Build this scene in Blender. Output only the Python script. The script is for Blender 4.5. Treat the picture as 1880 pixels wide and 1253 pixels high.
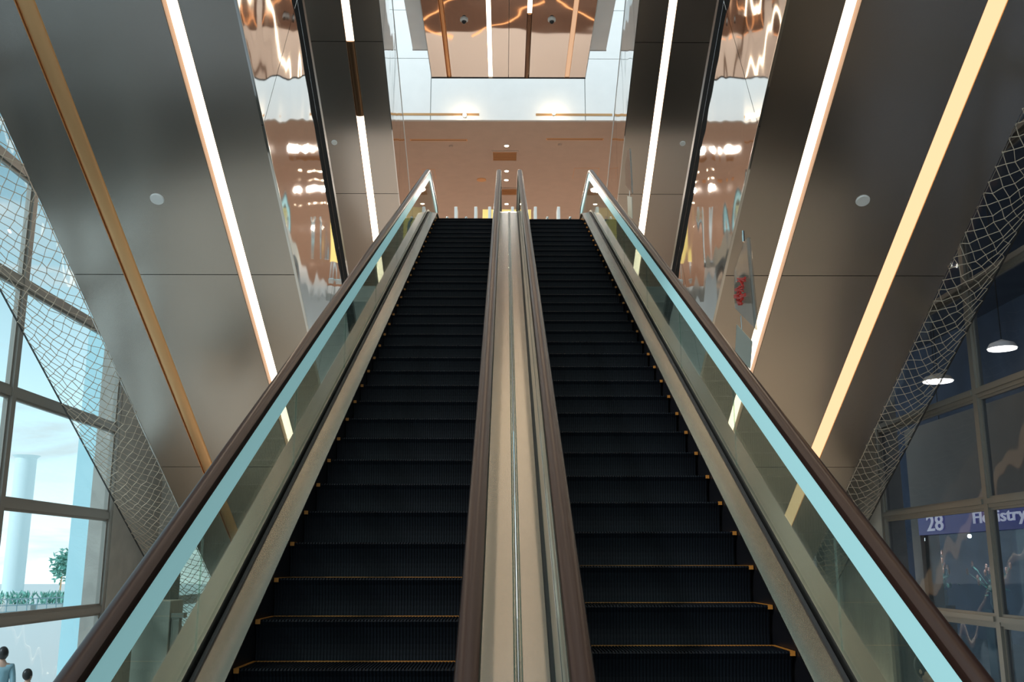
import bpy, math, random
from mathutils import Vector
R = math.radians
random.seed(7)
for o in list(bpy.data.objects): bpy.data.objects.remove(o)
SC = bpy.context.scene
COL = SC.collection

# ------------------------------------------------------------------ camera
F = 1828.0; CX, CY = 940.0, 626.5
PITCH = 12.61; YAW = -0.376
CAM = Vector((-0.07, 0, 0))
cd = bpy.data.cameras.new('camera'); cam = bpy.data.objects.new('camera', cd); COL.objects.link(cam)
cam.location = CAM; cam.rotation_euler = (R(90 + PITCH), 0, R(YAW))
cd.sensor_width = 36; cd.lens = F / 1880 * 36; cd.clip_end = 500
SC.camera = cam
SC.view_settings.view_transform = 'Standard'; SC.view_settings.look = 'None'
SC.view_settings.gamma = 1; SC.view_settings.exposure = 0.0
RM = cam.rotation_euler.to_matrix()
def ray(px, py):
    return RM @ Vector(((px - CX) / F, -(py - CY) / F, -1))
def onx(px, py, X): d = ray(px, py); return CAM + d * ((X - CAM.x) / d.x)
def ony(px, py, Y): d = ray(px, py); return CAM + d * ((Y - CAM.y) / d.y)
def onz(px, py, Z): d = ray(px, py); return CAM + d * ((Z - CAM.z) / d.z)

# ------------------------------------------------------------------ world: pale hazy sky with streaky cloud
W = bpy.data.worlds.new('sky'); SC.world = W; W.use_nodes = True
nt = W.node_tree; nt.nodes.clear()
def N(nt, t, **k):
    n = nt.nodes.new(t)
    for a, b in k.items(): setattr(n, a, b)
    return n
wo = N(nt, 'ShaderNodeOutputWorld'); bg = N(nt, 'ShaderNodeBackground'); bg.inputs['Strength'].default_value = 1.0
tc = N(nt, 'ShaderNodeTexCoord'); sp = N(nt, 'ShaderNodeSeparateXYZ'); nt.links.new(tc.outputs['Generated'], sp.inputs[0])
mp = N(nt, 'ShaderNodeMapping'); mp.inputs['Scale'].default_value = (1.5, 1.5, 9); nt.links.new(tc.outputs['Generated'], mp.inputs[0])
nz = N(nt, 'ShaderNodeTexNoise'); nz.inputs['Scale'].default_value = 2.2; nz.inputs['Detail'].default_value = 5; nz.inputs['Distortion'].default_value = 1.0
nt.links.new(mp.outputs[0], nz.inputs['Vector'])
cr = N(nt, 'ShaderNodeValToRGB')
cr.color_ramp.elements[0].position = 0.0; cr.color_ramp.elements[0].color = (1.6, 1.75, 1.75, 1)
cr.color_ramp.elements[1].position = 0.34; cr.color_ramp.elements[1].color = (0.34, 0.58, 0.68, 1)
e = cr.color_ramp.elements.new(0.09); e.color = (1.05, 1.40, 1.48, 1)
e = cr.color_ramp.elements.new(0.9); e.color = (0.50, 0.58, 0.62, 1)
nt.links.new(sp.outputs['Z'], cr.inputs[0])
cl = N(nt, 'ShaderNodeValToRGB'); cl.color_ramp.elements[0].position = 0.5; cl.color_ramp.elements[1].position = 0.68
nt.links.new(nz.outputs[0], cl.inputs[0])
mx = N(nt, 'ShaderNodeMixRGB'); mx.inputs[2].default_value = (0.85, 0.92, 0.92, 1)
nt.links.new(cl.outputs[0], mx.inputs[0]); nt.links.new(cr.outputs[0], mx.inputs[1])
nt.links.new(mx.outputs[0], bg.inputs[0]); nt.links.new(bg.outputs[0], wo.inputs[0])

# ------------------------------------------------------------------ sun through the atrium roof
sl = bpy.data.lights.new('sun', 'SUN'); sl.energy = 2.2; sl.angle = R(4); sl.color = (0.93, 0.98, 1)
so = bpy.data.objects.new('sun', sl); COL.objects.link(so)
so.rotation_euler = Vector((0.62, 0.55, -0.62)).to_track_quat('-Z', 'Y').to_euler()

# ------------------------------------------------------------------ materials
MATS = {}
def mat(name, col, rough=0.5, metal=0.0, bump=None, emit=None, es=0, var=0.0, vs=6.0, vscale=(1, 1, 1), spec=None, coat=0):
    m = bpy.data.materials.new(name); m.use_nodes = True; t = m.node_tree
    b = t.nodes['Principled BSDF']
    b.inputs['Base Color'].default_value = (*col, 1); b.inputs['Roughness'].default_value = rough
    b.inputs['Metallic'].default_value = metal
    if spec is not None: b.inputs['Specular IOR Level'].default_value = spec
    if coat: b.inputs['Coat Weight'].default_value = coat; b.inputs['Coat Roughness'].default_value = 0.08
    if emit: b.inputs['Emission Color'].default_value = (*emit, 1); b.inputs['Emission Strength'].default_value = es
    c = N(t, 'ShaderNodeTexCoord')
    if var:
        mp = N(t, 'ShaderNodeMapping'); mp.inputs['Scale'].default_value = vscale; t.links.new(c.outputs['Object'], mp.inputs[0])
        n = N(t, 'ShaderNodeTexNoise'); n.inputs['Scale'].default_value = vs; n.inputs['Detail'].default_value = 4
        t.links.new(mp.outputs[0], n.inputs['Vector'])
        r = N(t, 'ShaderNodeValToRGB'); r.color_ramp.elements[0].position = .3; r.color_ramp.elements[1].position = .7
        r.color_ramp.elements[0].color = (*[x * (1 - var) for x in col], 1); r.color_ramp.elements[1].color = (*[min(1, x * (1 + var)) for x in col], 1)
        t.links.new(n.outputs[0], r.inputs[0]); t.links.new(r.outputs[0], b.inputs['Base Color'])
    if bump:
        sc, st, dist, det = bump[:4]; ms = bump[4] if len(bump) > 4 else (1, 1, 1)
        mp = N(t, 'ShaderNodeMapping'); mp.inputs['Scale'].default_value = ms; t.links.new(c.outputs['Object'], mp.inputs[0])
        n = N(t, 'ShaderNodeTexNoise'); n.inputs['Scale'].default_value = sc; n.inputs['Detail'].default_value = det
        t.links.new(mp.outputs[0], n.inputs['Vector'])
        bp = N(t, 'ShaderNodeBump'); bp.inputs['Strength'].default_value = st; bp.inputs['Distance'].default_value = dist
        t.links.new(n.outputs[0], bp.inputs['Height']); t.links.new(bp.outputs[0], b.inputs['Normal'])
    MATS[name] = m; return m
def glassmat(name, tint, refl=1.0, rough=0.0, bump=None, haze=None):
    m = bpy.data.materials.new(name); m.use_nodes = True; t = m.node_tree; t.nodes.clear()
    o = N(t, 'ShaderNodeOutputMaterial'); tr = N(t, 'ShaderNodeBsdfTransparent'); tr.inputs[0].default_value = (*tint, 1)
    g = N(t, 'ShaderNodeBsdfGlossy'); g.inputs['Roughness'].default_value = rough
    fr = N(t, 'ShaderNodeFresnel'); ge = N(t, 'ShaderNodeNewGeometry')   # same reflectance on both faces of a thin pane
    io = N(t, 'ShaderNodeMath', operation='MULTIPLY_ADD'); io.inputs[1].default_value = -(1.5 - 1 / 1.5); io.inputs[2].default_value = 1.5
    t.links.new(ge.outputs['Backfacing'], io.inputs[0]); t.links.new(io.outputs[0], fr.inputs['IOR'])
    mu = N(t, 'ShaderNodeMath', operation='MULTIPLY'); mu.inputs[1].default_value = refl; mu.use_clamp = True
    mx = N(t, 'ShaderNodeMixShader'); t.links.new(fr.outputs[0], mu.inputs[0]); t.links.new(mu.outputs[0], mx.inputs[0])
    t.links.new(tr.outputs[0], mx.inputs[1]); t.links.new(g.outputs[0], mx.inputs[2])
    last = mx
    if haze:
        df = N(t, 'ShaderNodeBsdfDiffuse'); df.inputs[0].default_value = (*haze[0], 1)
        m2 = N(t, 'ShaderNodeMixShader'); m2.inputs[0].default_value = haze[1]
        t.links.new(mx.outputs[0], m2.inputs[1]); t.links.new(df.outputs[0], m2.inputs[2]); last = m2
    if bump:
        c = N(t, 'ShaderNodeTexCoord'); n = N(t, 'ShaderNodeTexNoise'); n.inputs['Scale'].default_value = bump[0]; n.inputs['Detail'].default_value = 1
        t.links.new(c.outputs['Object'], n.inputs['Vector'])
        bp = N(t, 'ShaderNodeBump'); bp.inputs['Strength'].default_value = bump[1]; bp.inputs['Distance'].default_value = bump[2]
        t.links.new(n.outputs[0], bp.inputs['Height']); t.links.new(bp.outputs[0], g.inputs['Normal'])
    t.links.new(last.outputs[0], o.inputs[0])
    MATS[name] = m; return m
def emat(name, col, s):
    m = bpy.data.materials.new(name); m.use_nodes = True; t = m.node_tree; t.nodes.clear()
    o = N(t, 'ShaderNodeOutputMaterial'); e = N(t, 'ShaderNodeEmission'); e.inputs[0].default_value = (*col, 1); e.inputs[1].default_value = s
    t.links.new(e.outputs[0], o.inputs[0]); MATS[name] = m; return m

mat('brushed', (0.56, 0.50, 0.45), 0.21, 1.0, bump=(.5, .5, .02, 1))
mat('mirror', (0.82, 0.80, 0.78), 0.045, 1.0, bump=(0.8, 1.0, 0.035, 1, (1, 1, .6)))
mat('ceiling_mirror', (0.70, 0.66, 0.63), 0.035, 1.0, bump=(0.7, 1.0, 0.012, 1))
mat('bronze', (0.80, 0.44, 0.20), 0.32, 0.75)
mat('channel', (0.24, 0.13, 0.07), 0.6)
mat('bronze_dark', (0.16, 0.09, 0.05), 0.3, 0.9)
mat('black_trim', (0.012, 0.012, 0.014), 0.35)
mat('body_dark', (0.05, 0.045, 0.04), 0.7)
mat('deck', (0.50, 0.44, 0.38), 0.24, 1.0)
mat('deck_grey', (0.55, 0.54, 0.49), 0.30, 1.0)
mat('centre_deck', (0.66, 0.60, 0.53), 0.24, 0.9)
mat('chrome', (0.75, 0.73, 0.70), 0.12, 1.0)
mat('rubber', (0.026, 0.011, 0.008), 0.30, 0.0, spec=.45)
mat('gasket', (0.02, 0.02, 0.022), 0.5)
mat('step', (0.0035, 0.005, 0.008), 0.45, 0.0, spec=0.14)
mat('step_yellow', (0.38, 0.14, 0.015), 0.5)
mat('skirt', (0.006, 0.006, 0.008), 0.4, 0.0, spec=.25)
mat('white_panel', (0.93, 0.94, 0.94), 0.5, var=0.02, vs=2)
mat('grey_panel', (0.62, 0.64, 0.64), 0.45)
mat('brown_ceiling', (0.60, 0.47, 0.385), 0.8, var=0.03, vs=3)
mat('brown_wall', (0.50, 0.33, 0.24), 0.8, var=0.05, vs=1)
mat('upper_floor', (0.62, 0.60, 0.57), 0.3)
mat('added_patch_brown', (0.10, 0.055, 0.035), 0.9, var=.1, vs=8)  # for the added slab mirrored in the canopy
mat('concrete', (0.42, 0.40, 0.36), 0.85, var=0.10, vs=2.5, bump=(30, .1, .01, 3))
mat('mullion', (0.30, 0.28, 0.25), 0.45, 0.6)
mat('net', (0.55, 0.46, 0.36), 0.8)
mat('cable', (0.03, 0.03, 0.03), 0.5)
mat('white_plastic', (0.78, 0.78, 0.76), 0.4)
mat('yellow_sign', (0.95, 0.72, 0.22), 0.5, emit=(1, .72, .25), es=0.5)
mat('floor', (0.62, 0.60, 0.56), 0.25, var=0.08, vs=1.5)
mat('floor_grey', (0.36, 0.37, 0.39), 0.35, var=.05, vs=2)
mat('floor_brown', (0.17, 0.135, 0.10), 0.35, var=.05, vs=2)
mat('floor_dark', (0.035, 0.035, 0.03), 0.3)
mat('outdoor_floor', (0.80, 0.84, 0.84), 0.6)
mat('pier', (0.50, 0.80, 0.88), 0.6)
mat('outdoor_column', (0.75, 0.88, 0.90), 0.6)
mat('leaf', (0.20, 0.50, 0.42), 0.6, var=.3)
mat('pot', (0.45, 0.5, 0.5), 0.6)
mat('rail_steel', (0.35, 0.50, 0.55), 0.4, 0.5)
mat('blue_sign', (0.02, 0.022, 0.20), 0.4, emit=(.03, .035, .35), es=0.22)
mat('sign_letter', (0.8, 0.8, 0.85), 0.5, emit=(.75, .78, .9), es=0.45)
mat('shop_wall', (0.42, 0.38, 0.32), 0.7, var=.05, vs=1)
mat('shop_dark', (0.02, 0.075, 0.11), 0.35)
mat('hall_wall', (0.10, 0.13, 0.19), 0.6, var=.3, vs=.5)
mat('hall_ceiling', (0.10, 0.11, 0.14), 0.3, 0.3, bump=(.5, .4, .2, 1))
mat('red_ink', (0.75, 0.03, 0.02), 0.5)
mat('paper', (0.55, 0.58, 0.52), 0.6)
mat('petal', (0.85, 0.45, 0.36), 0.6, var=.3, vs=20)
mat('petal_white', (0.8, 0.75, 0.66), 0.6)
mat('lime', (0.35, 0.6, 0.08), 0.5)
mat('skin', (0.55, 0.33, 0.24), 0.5)
mat('hair', (0.012, 0.010, 0.010), 0.4)
mat('shirt_blue', (0.30, 0.48, 0.55), 0.8)
mat('jacket_dark', (0.02, 0.02, 0.03), 0.8)
mat('red_cloth', (0.35, 0.05, 0.04), 0.8)
mat('trousers', (0.03, 0.04, 0.07), 0.8)
glassmat('balustrade_glass', (0.74, 0.82, 0.77), 1.0, 0.01, haze=((.5, .6, .55), .035))
glassmat('window_glass', (0.88, 0.94, 0.96), 0.4, 0.0, bump=(1.6, .25, .05))
glassmat('window_glass_dark', (0.74, 0.77, 0.82), 0.28, 0.03, bump=(0.9, 1.0, .03))
glassmat('acrylic', (0.80, 0.80, 0.78), 1.2, 0.03, haze=((.6, .6, .58), .12))
glassmat('shop_glass', (0.78, 0.88, 0.92), 0.3)
emat('lit', (1.0, 0.80, 0.58), 5.0)
emat('lit_warm', (1.0, 0.66, 0.36), 1.25)
emat('lit_faint', (1.0, 0.60, 0.36), 0.8)
emat('lit_amber', (1.0, 0.42, 0.16), 3)
emat('downlight', (1.0, 0.80, 0.58), 14)
emat('hall_lamp', (1.0, 0.92, 0.80), 9)
mat('rail_glow', (0.45, 0.75, 0.78), 0.35, 0.2, emit=(.40, .78, .82), es=0.33)

# ------------------------------------------------------------------ builders
class MB:
    def __init__(s): s.v = []; s.f = []
    def add(s, vs, fs):
        b = len(s.v); s.v += [tuple(v) for v in vs]; s.f += [tuple(b + i for i in f) for f in fs]; return s
    def box(s, x0, x1, y0, y1, z0, z1):
        return s.add([(x0, y0, z0), (x1, y0, z0), (x1, y1, z0), (x0, y1, z0), (x0, y0, z1), (x1, y0, z1), (x1, y1, z1), (x0, y1, z1)],
                     [(0, 3, 2, 1), (4, 5, 6, 7), (0, 1, 5, 4), (1, 2, 6, 5), (2, 3, 7, 6), (3, 0, 4, 7)])
    def prism(s, poly, x0, x1):                     # poly of (y, z) extruded along x
        n = len(poly)
        s.add([(x0, y, z) for y, z in poly] + [(x1, y, z) for y, z in poly],
              [tuple(range(n))[::-1], tuple(range(n, 2 * n))] + [(i, (i + 1) % n, n + (i + 1) % n, n + i) for i in range(n)])
        return s
    def tube(s, p, q, r, n=8, r2=None, caps=True):
        p, q = Vector(p), Vector(q); d = (q - p).normalized()
        a = d.orthogonal().normalized(); b = d.cross(a); r2 = r if r2 is None else r2
        vs = []
        for c, rr in ((p, r), (q, r2)):
            for i in range(n):
                t = 2 * math.pi * i / n; vs.append(c + (a * math.cos(t) + b * math.sin(t)) * rr)
        fs = [(i, (i + 1) % n, n + (i + 1) % n, n + i) for i in range(n)]
        if caps: fs += [tuple(range(n))[::-1], tuple(range(n, 2 * n))]
        return s.add(vs, fs)
    def lathe(s, prof, c=(0, 0, 0), n=20, axis='z'):
        vs = []; c = Vector(c)
        for r, h in prof:
            for i in range(n):
                t = 2 * math.pi * i / n
                p = Vector((r * math.cos(t), r * math.sin(t), h))
                vs.append(c + p)
        k = len(prof)
        fs = [(j * n + i, j * n + (i + 1) % n, (j + 1) * n + (i + 1) % n, (j + 1) * n + i) for j in range(k - 1) for i in range(n)]
        fs += [tuple(range(n))[::-1], tuple(range((k - 1) * n, k * n))]
        return s.add(vs, fs)
    def ball(s, c, r, sx=1, sy=1, sz=1, n=10, m=7):
        vs = [(c[0], c[1], c[2] - r * sz)]
        for j in range(1, m):
            a = math.pi * j / m
            for i in range(n):
                t = 2 * math.pi * i / n
                vs.append((c[0] + r * sx * math.sin(a) * math.cos(t), c[1] + r * sy * math.sin(a) * math.sin(t), c[2] - r * sz * math.cos(a)))
        vs.append((c[0], c[1], c[2] + r * sz)); L = len(vs) - 1
        fs = [(0, 1 + (i + 1) % n, 1 + i) for i in range(n)]
        for j in range(m - 2):
            for i in range(n):
                a = 1 + j * n; fs.append((a + i, a + (i + 1) % n, a + n + (i + 1) % n, a + n + i))
        a = 1 + (m - 2) * n; fs += [(a + i, a + (i + 1) % n, L) for i in range(n)]
        return s.add(vs, fs)
    def sweep(s, path, prof, X):                    # path of (y,z); prof of (dx, dn), closed
        n = len(prof); vs = []
        for i, (y, z) in enumerate(path):
            a = Vector(path[max(i - 1, 0)]); b = Vector(path[min(i + 1, len(path) - 1)]); t = (b - a).normalized()
            nr = Vector((-t.y, t.x))
            if 0 < i < len(path) - 1:
                t1 = (Vector(path[i]) - a).normalized(); k = 1 / max(.5, math.cos(t1.angle(t)))
            else: k = 1
            for dx, dn in prof: vs.append((X + dx, y + nr.x * dn * k, z + nr.y * dn * k))
        m = len(path)
        fs = [(j * n + i, (j + 1) * n + i, (j + 1) * n + (i + 1) % n, j * n + (i + 1) % n) for j in range(m - 1) for i in range(n)]
        fs += [tuple(range(n)), tuple(range((m - 1) * n, m * n))[::-1]]
        return s.add(vs, fs)
    def build(s, name, m, parent=None, smooth=False, bevel=0):
        me = bpy.data.meshes.new(name); 
        if parent is not None:
            L = parent.get('_o'); 
            off = world_loc(parent)
            vs = [(v[0] - off[0], v[1] - off[1], v[2] - off[2]) for v in s.v]
        else: vs = s.v
        me.from_pydata(vs, [], s.f); me.update()
        import bmesh
        bm = bmesh.new(); bm.from_mesh(me); bmesh.ops.recalc_face_normals(bm, faces=bm.faces); bm.to_mesh(me); bm.free()
        me.materials.append(MATS[m] if isinstance(m, str) else m)
        if smooth:
            for p in me.polygons: p.use_smooth = True
        o = bpy.data.objects.new(name, me); COL.objects.link(o)
        if parent is not None: o.parent = parent
        if smooth == 'auto':
            md = o.modifiers.new('edges', 'EDGE_SPLIT'); md.split_angle = R(35)
        if bevel:
            md = o.modifiers.new('bevel', 'BEVEL'); md.width = bevel; md.segments = 2; md.limit_method = 'ANGLE'
        return o
def world_loc(o):
    v = Vector((0, 0, 0))
    while o is not None: v = v + o.location; o = o.parent
    return v
def tag(o, label=None, cat=None, group=None, kind=None):
    if label: o['label'] = label
    if cat: o['category'] = cat
    if group: o['group'] = group
    if kind: o['kind'] = kind
    return o
def thing(name, loc, label=None, cat=None, group=None, kind=None):
    o = bpy.data.objects.new(name, None); COL.objects.link(o); o.location = loc; o.empty_display_size = .2
    return tag(o, label, cat, group, kind)
def fillet(pts, rad, seg=8):
    out = [pts[0]]
    for i in range(1, len(pts) - 1):
        a, b, c = Vector(pts[i - 1]), Vector(pts[i]), Vector(pts[i + 1])
        u = (a - b).normalized(); w = (c - b).normalized(); ang = u.angle(w)
        r = rad[i - 1]
        L = min(r / math.tan(ang / 2), (a - b).length * .49, (c - b).length * .49)
        p, q = b + u * L, b + w * L
        for k in range(seg + 1):
            t = k / seg; m = p * (1 - t) ** 2 + b * 2 * t * (1 - t) + q * t * t
            out.append(tuple(m))
    out.append(pts[-1]); return out

# ------------------------------------------------------------------ key dimensions (metres, eye level z = 0)
ZF = -3.1                 # lower floor
TA = 0.5407; Y0 = 6.21    # escalator nosing line z = TA * (Y - Y0)
ZL = 6.66                 # upper landing
YB = Y0 + ZF / TA; YT = Y0 + ZL / TA
TS = 0.554; YO_OUT = 22.2; YO_TOP = 28.7; YO_IN = 42.0     # sloping soffit planes
X1, X2, XO = 3.265, 2.89, 6.6
X3 = 4.7                  # outer edge of the farther, higher underside
XGL, XGR = -8.0, 7.6
zO = lambda y: TS * (YO_OUT - y)
zI = lambda y: TS * (YO_IN - y)

# ------------------------------------------------------------------ setting: floors, upper hall, fascia
def struct(mb, name, m, parent=None, **k):
    o = mb.build(name, m, parent, **k)
    if parent is None: tag(o, kind='structure')
    return o
struct(MB().box(-8.1, 26, -12, 60, ZF - .3, ZF), 'floor', 'floor')
struct(MB().box(-90, -8.1, -12, 160, ZF - .3, ZF), 'floor_terrace', 'outdoor_floor')
def slab(pts, z0, z1):
    n = len(pts); return MB().add([(x, y, z0) for x, y in pts] + [(x, y, z1) for x, y in pts], [tuple(range(n))[::-1], tuple(range(n, 2 * n))] + [(i, (i + 1) % n, n + (i + 1) % n, n + i) for i in range(n)])
struct(slab([(-7.9, 12.3), (-2.0, 12.3), (-2.0, 13.3), (-5.4, 13.9), (-7.9, 14.7)], ZF, ZF + .012), 'floor_added_band_left', 'floor_dark')  # added dark patches, unseen directly, shaping the dark band mirrored in the undersides
struct(slab([(7.5, 12.3), (2.0, 12.3), (2.0, 13.3), (5.4, 13.9), (7.5, 14.6)], ZF, ZF + .012), 'floor_added_band_right', 'floor_dark')
struct(slab([(-30, 12.3), (-8.2, 12.3), (-8.2, 14.8), (-14, 16.4), (-30, 20)], ZF, ZF + .012), 'floor_added_band_terrace', 'floor_dark')
struct(slab([(-30, -5), (-8.2, -5), (-8.2, 12.29), (-30, 12.29)], ZF, ZF + .010), 'floor_added_tone_terrace', 'floor_grey')  # added greyer slabs, laid to darken what the undersides mirror
struct(slab([(-7.9, -5), (-2.0, -5), (-2.0, 12.29), (-7.9, 12.29)], ZF, ZF + .010), 'floor_added_tone_left', 'floor_grey')
struct(slab([(2.0, -5), (7.5, -5), (7.5, 12.29), (2.0, 12.29)], ZF, ZF + .010), 'floor_added_tone_right', 'floor_brown')  # added brown slab that darkens the right underside's reflection
uf = MB().box(-1.93, 1.93, YT + .75, 23.6, ZL - .4, ZL).box(-7.5, 7.5, 23.6, 48, ZL - .4, ZL)
struct(uf, 'floor_upper', 'upper_floor')
struct(MB().box(-3.3, 3.3, 27, 34.4, ZL, ZL + .012), 'floor_added_patch', 'added_patch_brown')  # added dark slab, unseen directly; browns the near half of the canopy mirror
YF = 27.5; ZC = 12.9
struct(MB().box(-7.5, 7.5, YF + .12, 48, ZC, ZC + .3), 'ceiling', 'brown_ceiling')
struct(MB().box(-7.5, 7.5, 48, 48.3, ZL, ZC), 'wall_back', 'brown_wall')
struct(MB().box(-7.7, -7.5, 23.6, 48, ZL, ZC), 'wall_upper_left', 'brown_wall')
struct(MB().box(7.5, 7.55, 23.6, 48, ZL, ZC), 'wall_upper_right', 'brown_wall')
fa = thing('wall_fascia', (0, YF, ZC), kind='structure')
xs = [-7.5, -5.0, -2.32, 2.30, 5.0, 7.5]; zs = [ZC, 14.9, 16.52, 18.2, 20]
mb = MB()
for i in range(5):
    for j in range(4): mb.box(xs[i] + .012, xs[i + 1] - .012, YF, YF + .05, zs[j] + (.012 if j else 0), zs[j + 1] - .012)
mb.build('wall_panel', 'white_panel', fa); MB().box(-7.5, 7.5, YF + .05, YF + .12, ZC, 20).build('wall_backing', 'grey_panel', fa)
mb = MB().box(-3.15, -.87, YF - .012, YF, ZC + .14, ZC + .21).box(.82, 3.1, YF - .012, YF, ZC + .14, ZC + .21); mb.build('air_slot', 'bronze', fa)

# upper-hall ceiling fittings
def disc(name, p, r, m, label, cat, group=None, h=.02, rim='white_plastic'):
    t = thing(name, p, label, cat, group)
    MB().lathe([(r * 1.25, 0), (r * 1.25, -h), (r * 1.0, -h * 1.1)], p).build('rim', rim, t, smooth='auto')
    MB().lathe([(r, -h * 1.0), (r, -h * 1.25)], p).build('lens' if 'light' in name else 'cover', m, t)
    return t
for (px, py, lab) in ((930, 267, 'small round downlight in the brown ceiling, in front of the square air grille'),
                      (930, 313.5, 'small round downlight in the brown ceiling, first one behind the square air grille'),
                      (929.5, 330, 'small round downlight in the brown ceiling, second one behind the square air grille'),
                      (930, 374, 'small round downlight seen low between the two centre handrails'),
                      (954.5, 374, 'small round downlight beside the right centre handrail top')):
    p = onz(px, py, ZC); disc('ceiling_downlight', p, .068, 'downlight', lab, 'ceiling light', 'downlights in the brown ceiling')
for yy in (29.5, 33, 37, 42):
    for xx in (-3.6, 0, 3.6):
        l = bpy.data.lights.new('downlight_lamp', 'AREA'); l.shape = 'DISK'; l.size = .5; l.energy = 100; l.color = (1, .87, .75)
        o = bpy.data.objects.new('downlight_lamp', l); COL.objects.link(o); o.location = (xx, yy, ZC - .06)
def grille(px0, px1, py0, py1, lab):
    a, b = onz(px0, py0, ZC), onz(px1, py1, ZC); c = (a + b) / 2
    x0, x1, y0, y1 = min(a.x, b.x), max(a.x, b.x), min(a.y, b.y), max(a.y, b.y)
    t = thing('ceiling_grille', (c.x, c.y, ZC), lab, 'air vent', 'air grilles in the brown ceiling')
    MB().box(x0, x1, y0, y1, ZC - .012, ZC - .002).build('backing', 'bronze_dark', t)
    w = .06; mb = MB().box(x0 - w, x1 + w, y0 - w, y0, ZC - .03, ZC).box(x0 - w, x1 + w, y1, y1 + w, ZC - .03, ZC).box(x0 - w, x0, y0, y1, ZC - .03, ZC).box(x1, x1 + w, y0, y1, ZC - .03, ZC)
    mb.build('frame', 'brown_ceiling', t)
    mb = MB(); k = 8
    for i in range(k): yy = y0 + (y1 - y0) * (i + .5) / k; mb.box(x0, x1, yy - .012, yy + .012, ZC - .028, ZC - .012)
    mb.build('slats', 'bronze', t)
grille(905, 948, 278, 294, 'square brown air grille in the ceiling above the centre handrails')
grille(917, 950, 346, 357, 'further brown air grille seen between the two centre handrails')
for (a, b, py, lab) in ((753, 858, 257, 'long thin air slot in the brown ceiling, left of the downlights'), (1003, 1108, 255.5, 'long thin air slot in the brown ceiling, right of the downlights')):
    p, q = onz(a, py, ZC), onz(b, py, ZC)
    t = thing('slot_diffuser', ((p.x + q.x) / 2, p.y, ZC), lab, 'air vent', 'linear slots in the brown ceiling')
    MB().box(p.x, q.x, p.y - .06, p.y + .06, ZC - .012, ZC).build('frame', 'bronze', t)
    MB().box(p.x + .03, q.x - .03, p.y - .02, p.y + .02, ZC - .016, ZC - .012).build('slot', 'bronze_dark', t)
disc('ceiling_speaker', onz(884, 330, ZC), .13, 'bronze', 'round brown ceiling speaker left of the centre handrails', 'speaker', rim='bronze')
disc('smoke_detector', onz(828, 267.5, ZC), .05, 'brown_ceiling', 'small round detector behind the left ceiling air slot', 'detector', 'detectors on the brown ceiling', rim='brown_ceiling', h=.05)
disc('smoke_detector', onz(1028, 265, ZC), .05, 'brown_ceiling', 'small round detector behind the right ceiling air slot', 'detector', 'detectors on the brown ceiling', rim='brown_ceiling', h=.05)
for (a, b, c_, d_, lab) in ((775, 800, 311, 328, 'faint square access hatch in the ceiling behind the left escalator top'), (1055, 1095, 309, 328, 'faint square access hatch in the ceiling behind the right escalator top')):
    p, q = onz(a, c_, ZC), onz(b, d_, ZC); x0, x1, y0, y1 = p.x, q.x, min(p.y, q.y), max(p.y, q.y)
    t = thing('access_hatch', ((x0 + x1) / 2, (y0 + y1) / 2, ZC), lab, 'hatch')
    MB().box(x0, x1, y0, y1, ZC - .008, ZC).build('hatch_panel', 'brown_ceiling', t)
    w = .012; MB().box(x0 - w, x1 + w, y0 - w, y0, ZC - .006, ZC).box(x0 - w, x1 + w, y1, y1 + w, ZC - .006, ZC).box(x0 - w, x0, y0, y1, ZC - .006, ZC).box(x1, x1 + w, y0, y1, ZC - .006, ZC).build('hatch_edge', 'bronze', t)
# two bright spots on the fascia edge
for (px, py, lab) in ((853, 212, 'bright glowing spotlight on the white fascia edge, left one'), (1017, 208, 'bright glowing spotlight on the white fascia edge, right one')):
    p = ony(px, py, YF - .1)
    t = thing('spotlight', p, lab, 'spotlight', 'spotlights on the fascia edge')
    MB().tube(p + Vector((0, .1, 0)), p + Vector((0, -.02, 0)), .05, 14).build('housing', 'white_plastic', t)
    MB().ball(p + Vector((0, -.03, 0)), .055).build('lens', 'downlight', t, smooth=True)
    l = bpy.data.lights.new('spot_lamp', 'POINT'); l.energy = 8; l.color = (1, .72, .42); l.shadow_soft_size = .05
    o = bpy.data.objects.new('spot_lamp', l); COL.objects.link(o); o.location = p + Vector((0, -.14, -.02))

# ------------------------------------------------------------------ central box soffit over the landing
K = 25.5 / 21; zb, ye = 10.9 * K, 25.5; zw, yw = 11.4 * K, 20.65 * K
bx = thing('ceiling_canopy', (0, 16, zb), kind='structure')
cs = [-1.65, -.50, .51, 1.63]; hw = .066
ed = [-2.13] + [v for c in cs for v in (c - hw, c + hw)] + [2.13]
mb = MB()
for i in range(0, len(ed), 2):
    a, b = ed[i], ed[i + 1]
    segs = [(a, b)] if not (a < 0 < b) else [(a, -.006), (.006, b)]
    for (a, b) in segs:
        for (y0, y1) in ((10, 15.7), (15.712, 21.4), (21.412, ye)): mb.box(a, b, y0, y1, zb, zb + .04)
mb.build('metal_panel', 'ceiling_mirror', bx)
MB().box(-2.13, 2.13, 10, ye, zb + .1, zb + .7).box(-2.15, -2.13, 10, ye, zb, zb + .7).box(2.13, 2.15, 10, ye, zb, zb + .7).build('canopy_body', 'grey_panel', bx)
MB().box(-2.15, 2.15, ye, ye + .02, zb - .02, zb + .7).build('canopy_edge', 'black_trim', bx)
MB().box(-2.64, -2.16, 10, yw, zw, zw + .5).box(2.16, 2.69, 10, yw, zw, zw + .5).box(-2.16, 2.16, 10, yw, zb + .71, zw + .5).build('canopy_wing', 'white_panel', bx)
MB().box(-2.65, -2.16, yw, yw + .015, zw - .01, zw + .5).box(2.16, 2.70, yw, yw + .015, zw - .01, zw + .5).build('wing_edge', 'bronze_dark', bx)

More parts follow.
